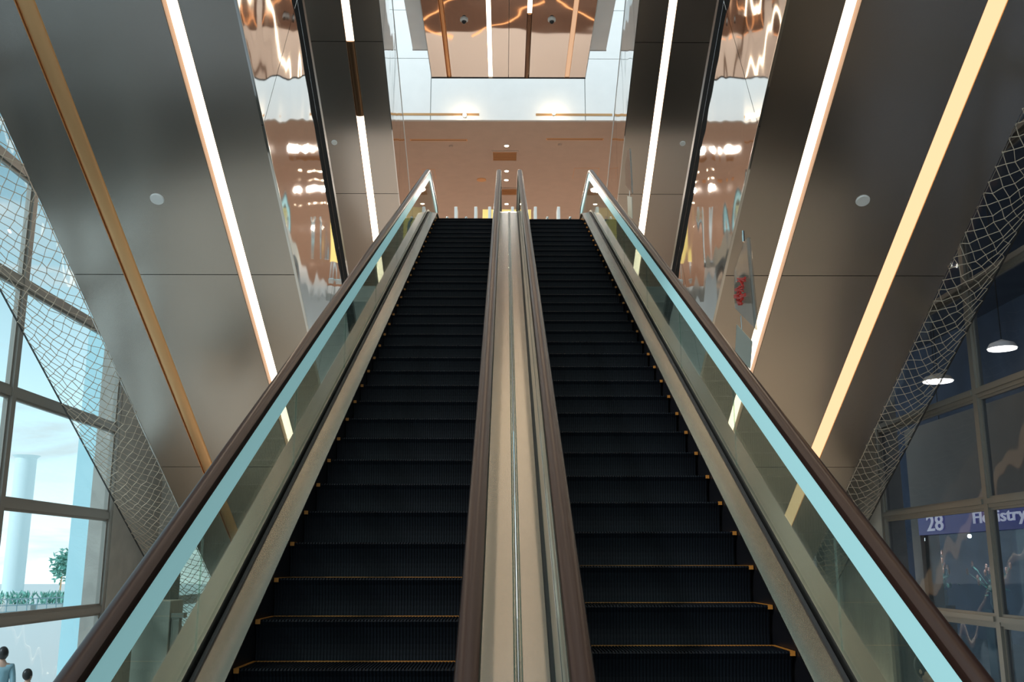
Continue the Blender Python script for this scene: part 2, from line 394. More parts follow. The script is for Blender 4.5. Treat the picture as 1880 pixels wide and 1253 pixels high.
VZ = 2 * zb - ZL       # height at which the canopy mirror shows the landing floor
for (a, b, lab) in (((868, 65), (1001, -3), 'long added amber glow strip in the landing floor, reflected across the canopy centre'),
                    ((776, 38), (838, -6), 'added amber glow strip in the landing floor, reflected at the canopy top left corner'),
                    ((778, 49), (830, 66), 'short added amber glow strip in the landing floor, reflected low at the canopy left side'),
                    ((1020, -6), (1094, 41), 'added amber glow strip in the landing floor, reflected at the canopy right side')):
    p, q = onz(*a, VZ), onz(*b, VZ); p.z = q.z = ZL + .02; p.z += .0  # added glowing strips, there only for their reflection in the canopy mirror
    t = thing('added_glow_strip', (p + q) / 2, lab, 'added glow', 'amber glow strips added in the landing floor')
    n = (q - p).normalized().cross(Vector((0, 0, 1))) * .028
    MB().add([p - n, q - n, q + n, p + n, p - n + Vector((0, 0, .015)), q - n + Vector((0, 0, .015)), q + n + Vector((0, 0, .015)), p + n + Vector((0, 0, .015))], [(0, 3, 2, 1), (4, 5, 6, 7), (0, 1, 5, 4), (1, 2, 6, 5), (2, 3, 7, 6), (3, 0, 4, 7)]).build('lens', 'lit_amber', t)
def light_strip(name, X, w, segs, plane, lab, label_grp, depth=.055, flat=False):
    """segs: (y0, y1, material) along the strip; plane: z(y) or None for a level ceiling"""
    ym = (segs[0][0] + segs[-1][1]) / 2
    th = 0 if flat else math.atan(TS); nx = Vector((math.sin(th), math.cos(th)))   # upward normal (y,z)
    P = lambda y, dn: (y + nx.x * dn, plane(y) + nx.y * dn)
    t = thing(name, (X, ym, plane(ym)), lab, 'light strip', label_grp)
    y0, y1 = segs[0][0], segs[-1][1]
    mb = MB()
    mb.prism([P(y0, .002), P(y1, .002), P(y1, depth + .03), P(y0, depth + .03)], X - w / 2, X - w / 2 + .008)
    mb.prism([P(y0, .002), P(y1, .002), P(y1, depth + .03), P(y0, depth + .03)], X + w / 2 - .008, X + w / 2)
    mb.prism([P(y0, depth + .02), P(y1, depth + .02), P(y1, depth + .03), P(y0, depth + .03)], X - w / 2 + .008, X + w / 2 - .008)
    mb.build('channel', 'channel' if segs[0][2] == 'lit' else 'bronze', t)
    for (a, b, m) in segs:
        if m in ('bronze', 'bronze_dark'):
            n = 8; pr = [(math.cos(math.pi * k / n) * (w / 2 - .012), -math.sin(math.pi * k / n) * .05 + .0) for k in range(n + 1)]
            mb = MB(); vs = []
            for yy in (a, b):
                for dx, dn in pr: q = P(yy, depth * .55 + dn * .55); vs.append((X + dx, q[0], q[1]))
            mb.add(vs, [(k, k + 1, n + 2 + k, n + 1 + k) for k in range(n)] + [tuple(range(n + 1)), tuple(range(n + 1, 2 * n + 2))])
            mb.build('cover', m, t, smooth='auto')
        else:
            mb = MB().prism([P(a, depth), P(b, depth), P(b, depth + .015), P(a, depth + .015)], X - w / 2 + .009, X + w / 2 - .009)
            mb.build('diffuser', m, t)
    return t
lev = lambda y: zb
light_strip('light_strip', cs[0], 2 * hw, [(10, ye, 'bronze')], lev, 'unlit bronze strip, leftmost of the four on the mirrored centre canopy', 'strips on the centre canopy', flat=True)
light_strip('light_strip', cs[1], 2 * hw, [(10, ye, 'lit')], lev, 'fully lit strip left of the centre seam on the mirrored canopy', 'strips on the centre canopy', flat=True, depth=.03)
light_strip('light_strip', cs[2], 2 * hw, [(10, 22.2, 'lit'), (22.2, ye, 'bronze_dark')], lev, 'strip right of the canopy centre seam, lit only at its near end', 'strips on the centre canopy', flat=True, depth=.03)
light_strip('light_strip', cs[3], 2 * hw, [(10, ye, 'lit_faint')], lev, 'faintly glowing strip, rightmost of the four on the mirrored centre canopy', 'strips on the centre canopy', flat=True, depth=.03)
for (px, side) in ((852, 'left'), (1013, 'right')):
    p = onz(px, 36, zb)
    t = thing('dome_camera', p, f'small dark dome camera on the mirrored canopy, {side} of its centre seam', 'camera', 'dome cameras under the canopy')
    MB().lathe([(.10, 0), (.10, -.03), (.075, -.05)], p).build('housing', 'white_plastic', t, smooth='auto')
    MB().ball(p + Vector((0, 0, -.055)), .062).build('dome', 'black_trim', t, smooth=True)

# ------------------------------------------------------------------ sloping escalator undersides on both sides
def slope_poly(y0, y1, pl, d0, d1):
    th = math.atan(TS); s, c = math.sin(th), math.cos(th)
    return [(y0 + s * d0, pl(y0) + c * d0), (y1 + s * d0, pl(y1) + c * d0), (y1 + s * d1, pl(y1) + c * d1), (y0 + s * d1, pl(y0) + c * d1)]
SW, CWD = 4.02, .20      # strip centre / width
S1 = 5.72; S3 = 3.65
YE_O = 27.6; YS_O = 1.5
jO = [YS_O, 5.56, 10.03, 14.5, 18.97, 23.44, YE_O]
jI = [11.4, 16.9, 20.85, 24.8, 29.8]
for sgn, side in ((-1, 'left'), (1, 'right')):
    t = thing('escalator_truss', (sgn * 5, 15, zO(15)),
              f'broad sloping brushed metal underside of the upper escalator at the {side} of the photo', 'escalator underside', 'sloping escalator undersides')
    def rng(a, b): return (a, b) if sgn > 0 else (-b, -a)
    # outer soffit
    for (a, b) in ((X1, SW - CWD / 2), (SW + CWD / 2, S1 - .125), (S1 + .125, XO)):
        mb = MB()
        for y0, y1 in zip(jO[:-1], jO[1:]): mb.prism(slope_poly(y0 + .006, y1 - .006, zO, 0, .03), *rng(a, b))
        mb.build('soffit_panel', 'brushed', t)
    # dark truss body above it
    mb = MB().prism([(YS_O, zO(YS_O) + .22), (YE_O, zO(YE_O) + .22), (YE_O, zO(YE_O) + 3.55), (YS_O, zO(YS_O) + 3.55)], *rng(X1 + .03, XO - .03))
    mb.build('truss_body', 'body_dark', t)
    mb = MB().prism([(YS_O, zO(YS_O) + .01), (YE_O, zO(YE_O) + .01), (YE_O, zO(YE_O) + 3.55), (YS_O, zO(YS_O) + 3.55)], *rng(XO - .03, XO)); mb.build('outer_side', 'brushed', t)
    # mirrored side wall between the outer and the inner soffit, split perpendicular to the slope
    th = math.atan(TS)
    cuts = [3.2, 7.63, 12.1, 16.57, 21.0, 24.5]; H = TS * (YO_TOP - YO_OUT); zT = lambda y: TS * (YO_TOP - y)
    for y0, y1 in zip(cuts[:-1], cuts[1:]):
        # top edge lies on inner soffit plane; seam goes up & forward
        L = (YO_TOP - YO_OUT) * math.sin(th)          # plane separation
        s, c = math.sin(th), math.cos(th)
        up = lambda y: (y + s * L, zO(y) + c * L)
        P = [(y0 + .006, zO(y0 + .006)), (y1 - .006, zO(y1 - .006)), up(y1 - .006), up(y0 + .006)]
        MB().prism(P, *rng(X1 - .025, X1)).build('mirror_side', 'mirror', t)
    MB().prism([(3.0, zT(3.0) - .0), (27, zT(27) - .0), (27, zT(27) + .16), (3.0, zT(3.0) + .16)], *rng(X1 - .10, X1 - .026)).build('edge_trim', 'black_trim', t)
    MB().prism(slope_poly(3.2, 24.5, zO, -.012, .012), *rng(X1 - .04, X1 - .024)).build('edge_bead', 'chrome', t)
    # inner escalator
    t2 = thing('narrow_truss', (sgn * 3.7, 20, zI(20)), f'narrower sloping metal underside further back, beside the {side} edge of the landing opening', 'escalator underside', 'narrow escalator undersides')
    for (a, b) in ((X2 + .02, S3 - .10), (S3 + .10, X3)):
        mb = MB()
        for y0, y1 in zip(jI[:-1], jI[1:]): mb.prism(slope_poly(y0 + .007, y1 - .007, zI, 0, .03), *rng(a, b))
        mb.build('soffit_panel', 'brushed', t2)
    ya, yb = jI[0], jI[-1]; HT = 2.66
    MB().prism([(ya, zI(ya) + .12), (yb, zI(yb) + .12), (yb, zI(yb) + HT), (ya, zI(ya) + HT)], *rng(X2 + .03, X3)).build('truss_body', 'body_dark', t2)
    mb = MB()
    for y0, y1 in zip(jI[:-1], jI[1:]): mb.prism([(y0 + .007, zI(y0)), (y1 - .007, zI(y1)), (y1 - .007, zI(y1) + HT), (y0 + .007, zI(y0) + HT)], *rng(X2, X2 + .02))
    mb.build('mirror_side', 'mirror', t2)
    MB().prism([(ya, zI(ya) + HT), (yb, zI(yb) + HT), (yb, zI(yb) + HT + .05), (ya, zI(ya) + HT + .05)], *rng(X2 - .01, X2 + .06)).build('edge_trim', 'grey_panel', t2)
    g = 'light strips on the sloping undersides'
    if sgn < 0:
        light_strip('light_strip', -S1, .25, [(YS_O, YE_O, 'bronze')], zO, 'unlit bronze strip nearest the left windows on the sloping underside', g)
        light_strip('light_strip', -SW, CWD, [(YS_O, YE_O, 'lit')], zO, 'bright white strip on the broad left underside, nearest the mirror side', g, depth=.15)
        ya, yb = TS * YO_IN / (.5618 + TS), TS * YO_IN / (.4730 + TS)
        light_strip('light_strip', -S3, .20, [(11.4, ya, 'lit'), (ya, yb, 'bronze_dark'), (yb, 29.8, 'lit')], zI, 'narrow strip on the left inner underside with a dark unlit middle length', g, depth=.035)
    else:
        light_strip('light_strip', S1, .25, [(YS_O, YE_O, 'lit_warm')], zO, 'warm amber lit strip nearest the right windows on the sloping underside', g, depth=.02)
        light_strip('light_strip', SW, CWD, [(YS_O, YE_O, 'lit')], zO, 'bright white strip on the broad right underside, nearest the mirror side', g, depth=.15)
        light_strip('light_strip', S3, .20, [(11.4, 29.8, 'lit')], zI, 'narrow strip lit along its whole length on the right inner underside', g, depth=.035)
    for (x, y, pl, r, lab) in ((4.95, 13.2, zO, .10, f'round white cover disc between the strips on the broad {side} underside'),
                               (4.38, 23.35, zI, .075, f'small round cover disc on the narrow {side} inner underside')):
        p = Vector((sgn * x, y, pl(y)))
        n = Vector((0, -math.sin(th), -math.cos(th)))
        d = MB().tube(p, p + n * .02, r, 24, r * .92).build('cover_disc', 'white_plastic', smooth='auto'); tag(d, lab, 'cover disc', 'round discs on the undersides')

# added fill spots without fixtures, brightening the floor that the undersides mirror
for (x, y, w) in ((5.0, 17.6, 300), (5.0, 21, 240), (-5.0, 17.6, 160), (-5.0, 21, 130)):
    l = bpy.data.lights.new('fill_spot', 'SPOT'); l.energy = w; l.color = (1, .80, .58); l.spot_size = R(110); l.spot_blend = .6; l.shadow_soft_size = .03
    o = bpy.data.objects.new('fill_spot', l); COL.objects.link(o); o.location = (x, y, zO(y) - .08)
# ------------------------------------------------------------------ the two escalators
def nos(y): return y
def path_off(h, y_start=-1.6, y_end=21.2, r=1.4):
    pts = [(y_start, ZF + h), (YB, ZF + h), (YT, ZL + h), (y_end, ZL + h)]
    return fillet(pts, [r, r], 8)
def zpath(y, r=1.4, cache={}):
    P = cache.setdefault('p', path_off(0, r=r))
    for (a, b) in zip(P[:-1], P[1:]):
        if a[0] <= y <= b[0]: return a[1] + (b[1] - a[1]) * (y - a[0]) / max(1e-6, b[0] - a[0])
    return P[-1][1] if y > P[-1][0] else P[0][1]
SW_STEP = 1.145
def step_meshes():
    pitch = .018; n = int(SW_STEP / pitch)
    prof = [(.395, -.0), (.012, 0), (.0, -.010)]
    for k in range(1, 8):
        t = k / 7; prof.append((.006 + .035 * math.sin(t * math.pi * .62), -.010 - .21 * t))
    inner = [(p[0], p[1] - .008) if i < 2 else (p[0] + .008, p[1]) for i, p in enumerate(prof)]
    inner[1] = (.02, -.008)
    vs = []; fs = []; cols = []
    x = -SW_STEP / 2; m = len(prof)
    for i in range(n):
        for (a, pr) in ((0, prof), (.5, prof), (.5, inner), (1, inner)):
            vs += [(x + (i + a) * pitch, q[0], q[1]) for q in pr]
    C = 4 * n
    for c in range(C - 1):
        for j in range(m - 1): fs.append((c * m + j, (c + 1) * m + j, (c + 1) * m + j + 1, c * m + j + 1))
    return vs, fs
sv, sf = step_meshes()
me_step = bpy.data.meshes.new('step'); me_step.from_pydata(sv, [], sf); me_step.materials.append(MATS['step'])
hs = SW_STEP / 2
yl = MB().box(-hs, -hs + .02, .0, .395, -.004, .0025).box(hs - .02, hs, .0, .395, -.004, .0025).box(-hs + .02, hs - .02, .380, .395, -.004, .0025)
yl.box(-hs, -hs + .026, -.004, .004, -.022, .0025).box(hs - .026, hs, -.004, .004, -.022, .0025)
me_y = bpy.data.meshes.new('demarcation_line'); me_y.from_pydata(yl.v, [], yl.f); me_y.materials.append(MATS['step_yellow'])
GX, IX = 1.588, 0.205
RAILPROF = [(-.044, -.026), (-.047, -.006), (-.041, .014), (-.026, .025), (0, .029), (.026, .025), (.041, .014), (.047, -.006), (.044, -.026), (.030, -.030), (.030, -.012), (-.030, -.012), (-.030, -.030)]
for sgn, side, ph in ((-1, 'left', -.39), (1, 'right', -.06)):
    e = thing('escalator', (sgn * .88, YB, ZF), f'{side} one of the two parallel dark-stepped escalators rising to the landing', 'escalator', 'pair of escalators')
    xc = sgn * .88
    for k in range(-15, 33):
        y = Y0 + .4 * (ph + k)
        if y < -.9 or y > 19.6: continue
        s = bpy.data.objects.new('step', me_step); COL.objects.link(s); s.parent = e
        s.location = Vector((sgn * .862, y, zpath(y))) - e.location
        d = bpy.data.objects.new('demarcation_line', me_y); COL.objects.link(d); d.parent = s
    P0 = path_off(0)
    # skirts (both sides)
    for xx in (sgn * .284, sgn * 1.447):
        MB().sweep(P0, [(-.006, -.30), (.006, -.30), (.006, .09), (-.006, .09)], xx).build('skirt_panel', 'skirt', e)
    # inner decks: one by the outer glass, one by the centre glass
    MB().sweep(P0, [(-.075, .085), (.075, .10), (.075, .112), (-.075, .097)] if sgn > 0 else [(-.075, .10), (.075, .085), (.075, .097), (-.075, .112)], sgn * 1.480).build('inner_deck', 'deck', e, smooth='auto')
    MB().sweep(P0, [(-.03, .09), (.03, .09), (.03, .105), (-.03, .105)], sgn * .25).build('inner_deck', 'deck', e)
    MB().sweep(P0, [(-.010, .095), (.010, .095), (.010, .125), (-.010, .125)], sgn * 1.552).build('glass_gasket', 'gasket', e)
    MB().sweep(P0, [(-.006, .095), (.006, .095), (.006, .125), (-.006, .125)], sgn * (IX + .014)).build('glass_gasket', 'gasket', e)
    # outer deck and cladding
    MB().sweep(P0, [(-.012, .06), (.012, .06), (.012, .16), (-.012, .16)], sgn * 1.590).build('glass_clamp', 'deck_grey', e)
    MB().sweep(P0, [(-.08, .05), (.08, .05), (.08, .065), (-.08, .065)], sgn * 1.692).build('outer_deck', 'deck_grey', e)
    MB().sweep(P0, [(-.01, -1.05), (.01, -1.05), (.01, .05), (-.01, .05)], sgn * 1.76).build('side_cladding', 'brushed', e)
    MB().sweep(P0, [(-1.35, -1.06), (.15, -1.06), (.15, -.42), (-1.35, -.42)] if sgn > 0 else [(-.15, -1.06), (1.35, -1.06), (1.35, -.42), (-.15, -.42)], sgn * 1.59).build('truss_body', 'body_dark', e)
    # glass
    for gx, tk in ((sgn * GX, .006), (sgn * IX, .005)):
        y = -1.2
        full = path_off(0, y_end=20.6)
        def seg(ya, yb):
            pts = [(ya, zpath(ya))] + [p for p in full if ya < p[0] < yb] + [(yb, zpath(yb))]
            return pts
        cutsY = [-1.2, 1.0, 3.05, 5.1, 7.15, 9.2, 11.25, 13.3, 15.35, 17.4, 19.2, 20.45]
        for a, b in zip(cutsY[:-1], cutsY[1:]):
            pts = seg(a + .003, b - .003); mb = MB()
            lo = [(p[0], p[1] + .09) for p in pts]; hi = [(p[0], p[1] + .93) for p in pts]
            mb.prism(lo + hi[::-1], gx - tk, gx + tk)
            mb.build('glass_panel', 'balustrade_glass', e)
    # handrails with newel loops, and the pale profile below them
    for gx in (sgn * GX, sgn * IX):
        H = .965
        pts = [(YB, ZF + H), (YT, ZL + H)]
        r = .40
        path = fillet([(-1.5, ZF + H), (YB, ZF + H), (YT, ZL + H), (20.55, ZL + H)], [1.4, 1.0], 8)
        arc = [(20.55 + r * math.sin(a), ZL + H - r + r * math.cos(a)) for a in [math.pi * k / 14 for k in range(1, 15)]]
        arc0 = [(-1.5 - r * math.sin(a), ZF + H - r + r * math.cos(a)) for a in [math.pi * k / 14 for k in range(14, 0, -1)]]
        full = arc0 + path + arc + [(20.0, ZL + H - 2 * r)]
        MB().sweep(full, RAILPROF, gx + math.copysign(.016 if abs(gx) > 1 else 0, gx)).build('handrail', 'rubber', e, smooth='auto')
        full2 = arc0 + path + arc
        MB().sweep(full2, [(-.024, -.034), (-.024, -.014), (.024, -.014), (.024, -.034)], gx + math.copysign(.016 if abs(gx) > 1 else 0, gx)).build('rail_track', 'chrome', e)
        if abs(gx) > 1:
            MB().sweep(full2, [(-.014, -.185), (.014, -.185), (.014, -.034), (-.014, -.034)], gx).build('rail_profile', 'rail_glow', e)
        else:
            MB().sweep(full2, [(-.012, -.10), (.012, -.10), (.012, -.065), (-.012, -.065)], gx).build('rail_profile', 'deck_grey', e)
    # combs and landing plates
    MB().box(xc - .545, xc + .545, 19.55, 19.75, ZL - .01, ZL + .012).build('comb_plate', 'step_yellow', e)
    MB().box(xc - .66, xc + .66, 19.75, 20.9, ZL - .02, ZL + .008).build('landing_plate', 'chrome', e)
    MB().box(xc - .66, xc + .66, -2.2, -.9, ZF - .02, ZF + .008).build('landing_plate', 'chrome', e)
# centre deck between them
c = thing('centre_deck', (0, YB, ZF), 'pale metal deck running up between the two centre handrails', 'deck')
P0 = path_off(0, y_end=20.0)
MB().sweep(P0, [(-.085, .105), (.085, .105), (.085, .12), (-.085, .12)], -.107).build('deck_panel', 'centre_deck', c)
MB().sweep(P0, [(-.07, .105), (.07, .105), (.07, .12), (-.07, .12)], .075).build('deck_panel', 'centre_deck', c)
bead = [(.011 * math.cos(math.pi * k / 8), .118 + .014 * math.sin(math.pi * k / 8)) for k in range(9)]
MB().sweep(P0, bead, -.019).build('joint_strip', 'chrome', c, smooth='auto')
MB().sweep(P0, bead, .006).build('joint_strip', 'chrome', c, smooth='auto')
MB().sweep(P0, [(-.012, .10), (.012, .10), (.012, .112), (-.012, .112)], .158).build('dark_groove', 'gasket', c)
MB().sweep(P0, [(-.014, .105), (.014, .105), (.014, .14), (-.014, .14)], .184).build('edge_strip', 'deck_grey', c)

# ------------------------------------------------------------------ hanging acrylic guards
def plate_on_x(corners, X, th, name, m, parent):
    pts = [onx(px, py, X) for px, py in corners]
    return MB().prism([(p.y, p.z) for p in pts], X - th / 2, X + th / 2).build(name, m, parent, bevel=th * .3)
g = thing('safety_guard', onx(1370, 430, X1 - .07), 'clear acrylic guard with red lettering hanging beside the right mirrored side', 'guard plate', 'hanging acrylic guards')
plate_on_x([(1366, 447), (1374, 436), (1389, 606), (1350, 566), (1348, 500)], X1 - .07, .02, 'plate', 'acrylic', g)
a, b = onx(1374, 438, X1 - .07), onx(1388.5, 605, X1 - .07); MB().tube(a, b, .03, 12).build('edge_tube', 'acrylic', g, smooth='auto')
for (px, py) in ((1364, 424), (1351, 497)):
    p = onx(px, py, X1 - .05); MB().tube(p, p + Vector((0, 0, -.16)), .018, 10).build('bolt', 'chrome', g)
random.seed(3)
mb = MB()
def redchar(x, y, s):
    for k in range(6):
        if k % 2: c0, c1 = (x + random.uniform(-s, s) * .8, y - s), (x + random.uniform(-s, s) * .8, y + s)
        else: c0, c1 = (x - s, y + random.uniform(-s, s) - s * .5), (x + s, y + random.uniform(-s, s) + s * .2 - s * .7)
        a, b = onx(*c0, X1 - .086), onx(*c1, X1 - .086); mb.tube(a, b, .012, 5)
for (x, y, s) in ((1361, 519, 7), (1357, 533, 7), (1353, 547, 5), (1363, 546, 5), (1358, 556, 4)): redchar(x, y, s)
mb.build('red_lettering', 'red_ink', g)
plate_on_x([(1353, 596), (1381, 627), (1377, 678), (1350, 650)], X1 - .07, .012, 'notice_plate', 'paper', g)
p, q = onx(1360, 580, X1 - .07), onx(1362, 605, X1 - .07); MB().tube(p, q, .006, 6).build('hanger', 'chrome', g)
XS = X2 - .05
g = thing('safety_guard', onx(1155, 272, XS), 'small clear acrylic guard at the top right, by the landing opening', 'guard plate', 'hanging acrylic guards')
plate_on_x([(1153, 276), (1157, 273), (1161, 356), (1149, 340), (1148, 305)], XS, .02, 'plate', 'acrylic', g)
a, b = onx(1157, 274, XS), onx(1161, 355, XS); MB().tube(a, b, .022, 10).build('edge_tube', 'acrylic', g, smooth='auto')
plate_on_x([(1152, 360), (1160, 362), (1161, 402), (1153, 396)], XS, .012, 'notice_plate', 'paper', g)
for py in (280, 330):
    q = onx(1154, py, XS); MB().tube(q, (X2 + .01, q.y, q.z), .015, 8).build('bracket', 'chrome', g)
a, b = onx(1156, 350, XS), onx(1156, 364, XS); MB().tube(a, b, .006, 6).build('hanger', 'chrome', g)

# ------------------------------------------------------------------ side windows (glass walls)
ZR = [-3.1, -.85, .95, 2.7, 4.5, 6.3, 8.1, 9.9]
wn = [0]
def window(X, y0, y1, glass):
    wn[0] += 1; t = thing(f'window_{wn[0]}', (X, (y0 + y1) / 2, ZF), kind='structure')
    s = 1 if X > 0 else -1
    mb = MB()
    for y in ((y0, y1) if y0 in (2.7, 23.7) else (y1,)): mb.box(X - .07, X + .07, y - .07, y + .07, ZF, ZR[-1])
    mb.build('mullion', 'mullion', t)
    mb = MB()
    for z in ZR: mb.box(X - .06, X + .06, y0 + .07, y1 - .07, z - .09, z + .03).box(X - .10, X + .05, y0 + .07, y1 - .07, z - .03, z + .05)
    mb.build('transom', 'mullion', t)
    mb = MB()
    for a, b in zip(ZR[:-1], ZR[1:]):
        for (c0, c1, d0, d1) in ((y0 + .07, y1 - .07, a + .05, a + .09), (y0 + .07, y1 - .07, b - .13, b - .09), (y0 + .07, y0 + .12, a + .09, b - .13), (y1 - .12, y1 - .07, a + .09, b - .13)):
            mb.box(X - .03, X + .03, c0, c1, d0, d1)
    mb.build('window_frame', 'mullion', t)
    for a, b in zip(ZR[:-1], ZR[1:]): MB().box(X - .006, X + .006, y0 + .12, y1 - .12, a + .09, b - .13).build('pane', glass, t)
for (a, b) in ((2.7, 7.1), (7.1, 11.5), (11.5, 15.8), (15.8, 20.2), (23.7, 28.0)): window(XGL, a, b, 'window_glass')
for (a, b) in ((2.7, 7.1), (7.1, 11.5), (11.5, 15.9), (15.9, 20.3), (23.7, 28.0)): window(XGR, a, b, 'window_glass_dark')
struct(MB().box(XGL - .4, XGL + .08, 20.27, 23.0, ZF, 9.9).box(XGL - .4, XGL + .45, 23.0, 23.6, ZF, 9.9), 'wall_left', 'concrete')
struct(MB().box(XGR - .08, XGR + .4, 20.37, 23.0, ZF, 9.9).box(XGR - .45, XGR + .4, 23.0, 23.6, ZF, 9.9), 'wall_right', 'concrete')
# low parapet seen through the left glass
t = thing('parapet', (-5.95, 17.85, ZF), 'low pale parapet with steel end post behind the left glass', 'parapet')
MB().box(-6.35, -5.75, 17.5, 18.2, ZF, -.62).build('wall_block', 'concrete', t, bevel=.01)
MB().box(-5.73, -5.6, 17.55, 17.68, ZF, -.9).box(-5.74, -5.52, 17.53, 17.7, -.9, -.82).build('end_post', 'mullion', t)

# ------------------------------------------------------------------ safety nets
def net(sgn, XN, lab):
    rnd = random.Random(11 + sgn); mb = MB(); cell = .20
    th = math.atan(TS); ya, yb = 11.0, 27.2
    nx = int((XN - XO) / cell) + 1; ny = int((yb - ya) / math.cos(th) / (cell * .60))
    node = {}
    for j in range(ny):
        for i in range(nx + 1):
            u = XO + (XN - XO) * (i + (.5 if j % 2 else 0)) / nx
            if u > XN + .001: continue
            s = j * cell * .60; y = ya + s * math.cos(th)
            jx, jy = rnd.uniform(-.02, .02), rnd.uniform(-.03, .03)
            f = (u - XO) / (XN - XO); sag = -.16 * 4 * f * (1 - f)
            node[i, j] = Vector((sgn * (u + (jx if 0 < i < nx else 0)), y + jy, zO(y) + sag + rnd.uniform(-.02, .02) + .005))
    for (i, j), p in node.items():
        for (a, b) in (((i, j + 1), (i - 1, j + 1)) if j % 2 == 0 else ((i, j + 1), (i + 1, j + 1))):
            q = node.get((a, b))
            if q is not None: mb.tube(p, q, .0058, 4, caps=False)
        if rnd.random() < .999: mb.ball(p, .011, n=5, m=4)
    t = thing('safety_net', (sgn * (XO + XN) / 2, 18, zO(18)), lab, 'net', 'nets beside the undersides')
    mb.build('mesh', 'net', t)
    mb = MB(); 
    for dx, dz in ((.0, 0), (.03, .02)):
        mb.tube((sgn * (XN + dx), ya, zO(ya) + dz), (sgn * (XN + dx), yb, zO(yb) + dz), .007, 6)
    mb.build('edge_cable', 'cable', t)
    MB().tube((sgn * (XO + .02), ya, zO(ya)), (sgn * (XO + .02), yb, zO(yb)), .008, 6).build('edge_rod', 'chrome', t)
net(-1, 7.82, 'beige rope safety net stretched beside the left windows')
net(1, 7.36, 'beige rope safety net stretched beside the right windows')

# ------------------------------------------------------------------ things on the upper landing: gates and signs
def fin(px, lean, lab, Y=21.6):
    p = ony(px, 380, Y); t = thing('gate_fin', (p.x, Y, ZL), lab, 'gate', 'white curved gate fins on the landing')
    H = p.z - ZL; mb = MB(); n = 10; pr = []
    for k in range(n + 1):
        f = k / n; w = .06 * (1 - f) ** 2 + .068; x = p.x + lean * (1 - f) ** 2 * .10; pr.append((x, w, ZL + H * f))
    vs = []
    for x, w, z in pr: vs += [(x - w / 2, Y - .02, z), (x + w / 2, Y - .02, z), (x + w / 2, Y + .35, z), (x - w / 2, Y + .35, z)]
    fs = [(4 * k + i, 4 * k + (i + 1) % 4, 4 * k + 4 + (i + 1) % 4, 4 * k + 4 + i) for k in range(n) for i in range(4)] + [(0, 1, 2, 3), (4 * n, 4 * n + 1, 4 * n + 2, 4 * n + 3)]
    mb.add(vs, fs).build('fin_body', 'white_plastic', t, bevel=.008)
    MB().box(p.x - .02, p.x + .02, Y + .05, Y + .12, p.z, p.z + .03).build('sensor_cap', 'bronze', t)
    return t
for px, ln, lab in ((837, .8, 'white curved gate fin on the landing, leftmost above the left steps'), (873.5, .1, 'white gate fin on the landing, just left of the centre yellow board'),
                    (899, .1, 'white gate fin beside the left centre handrail top'), (941, .1, 'white gate fin seen between the two centre handrails'),
                    (953, .1, 'white gate fin close against the right centre handrail'), (983, .1, 'white gate fin above the right steps near the centre'),
                    (1025.5, .4, 'white curved gate fin above the middle of the right steps'), (1091, .2, 'white gate fin behind the right balustrade glass')):
    fin(px, ln, lab)
def post(px, lab, Y=21.35):
    p = ony(px, 400, Y); t = thing('barrier_post', (p.x, Y, ZL), lab, 'post', 'little chrome posts on the landing')
    MB().tube((p.x - .12, Y, ZL), (p.x - .05, Y, p.z - .12), .035, 10).build('pole', 'chrome', t)
    MB().tube((p.x - .05, Y, p.z - .12), (p.x + .01, Y, p.z - .02), .03, 10).ball((p.x + .01, Y, p.z), .035).build('head', 'chrome', t, smooth='auto')
for px, lab in ((820, 'small chrome post left of the leftmost gate fin'), (855, 'small chrome post between the two left gate fins'), (1004, 'small chrome post between the two right gate fins'),
                (1046, 'small chrome post furthest right above the right steps'), (756, 'small chrome post behind the left balustrade glass'), (1112, 'small chrome post behind the right balustrade glass')): post(px, lab)
def board(x0, x1, ytop, lab, Y=23.2):
    a, b = ony(x0, ytop, Y), ony(x1, ytop, Y); t = thing('notice_board', ((a.x + b.x) / 2, Y, ZL), lab, 'sign', 'yellow boards on the landing')
    MB().box(a.x, b.x, Y - .02, Y + .02, ZL + .5, a.z).build('board_panel', 'yellow_sign', t, bevel=.01)
    MB().box(a.x + .1, a.x + .14, Y - .015, Y + .015, ZL, ZL + .5).box(b.x - .14, b.x - .1, Y - .015, Y + .015, ZL, ZL + .5).box(a.x, b.x, Y - .2, Y + .2, ZL, ZL + .02).build('stand', 'chrome', t)
board(886, 975, 385, 'wide yellow board behind the centre handrail tops')
board(742, 775, 381, 'yellow board seen through the left balustrade glass')
board(1092, 1131, 382, 'yellow board seen through the right balustrade glass')

# ------------------------------------------------------------------ outside the left windows
pr = MB().box(-10.35, -9.8, 24.0, 24.2, ZF, 9).build('pier', 'pier'); tag(pr, 'pale blue square pier just outside the left windows', 'pier')
p = onz(22, 1092, ZF)
cm = MB().lathe([(1.25, 0), (1.25, .3), (1.05, .35), (1.05, 14), (1.4, 14.3)], p, 28).build('round_column', 'outdoor_column', smooth='auto'); tag(cm, 'thick pale round column standing out on the bright terrace', 'column')
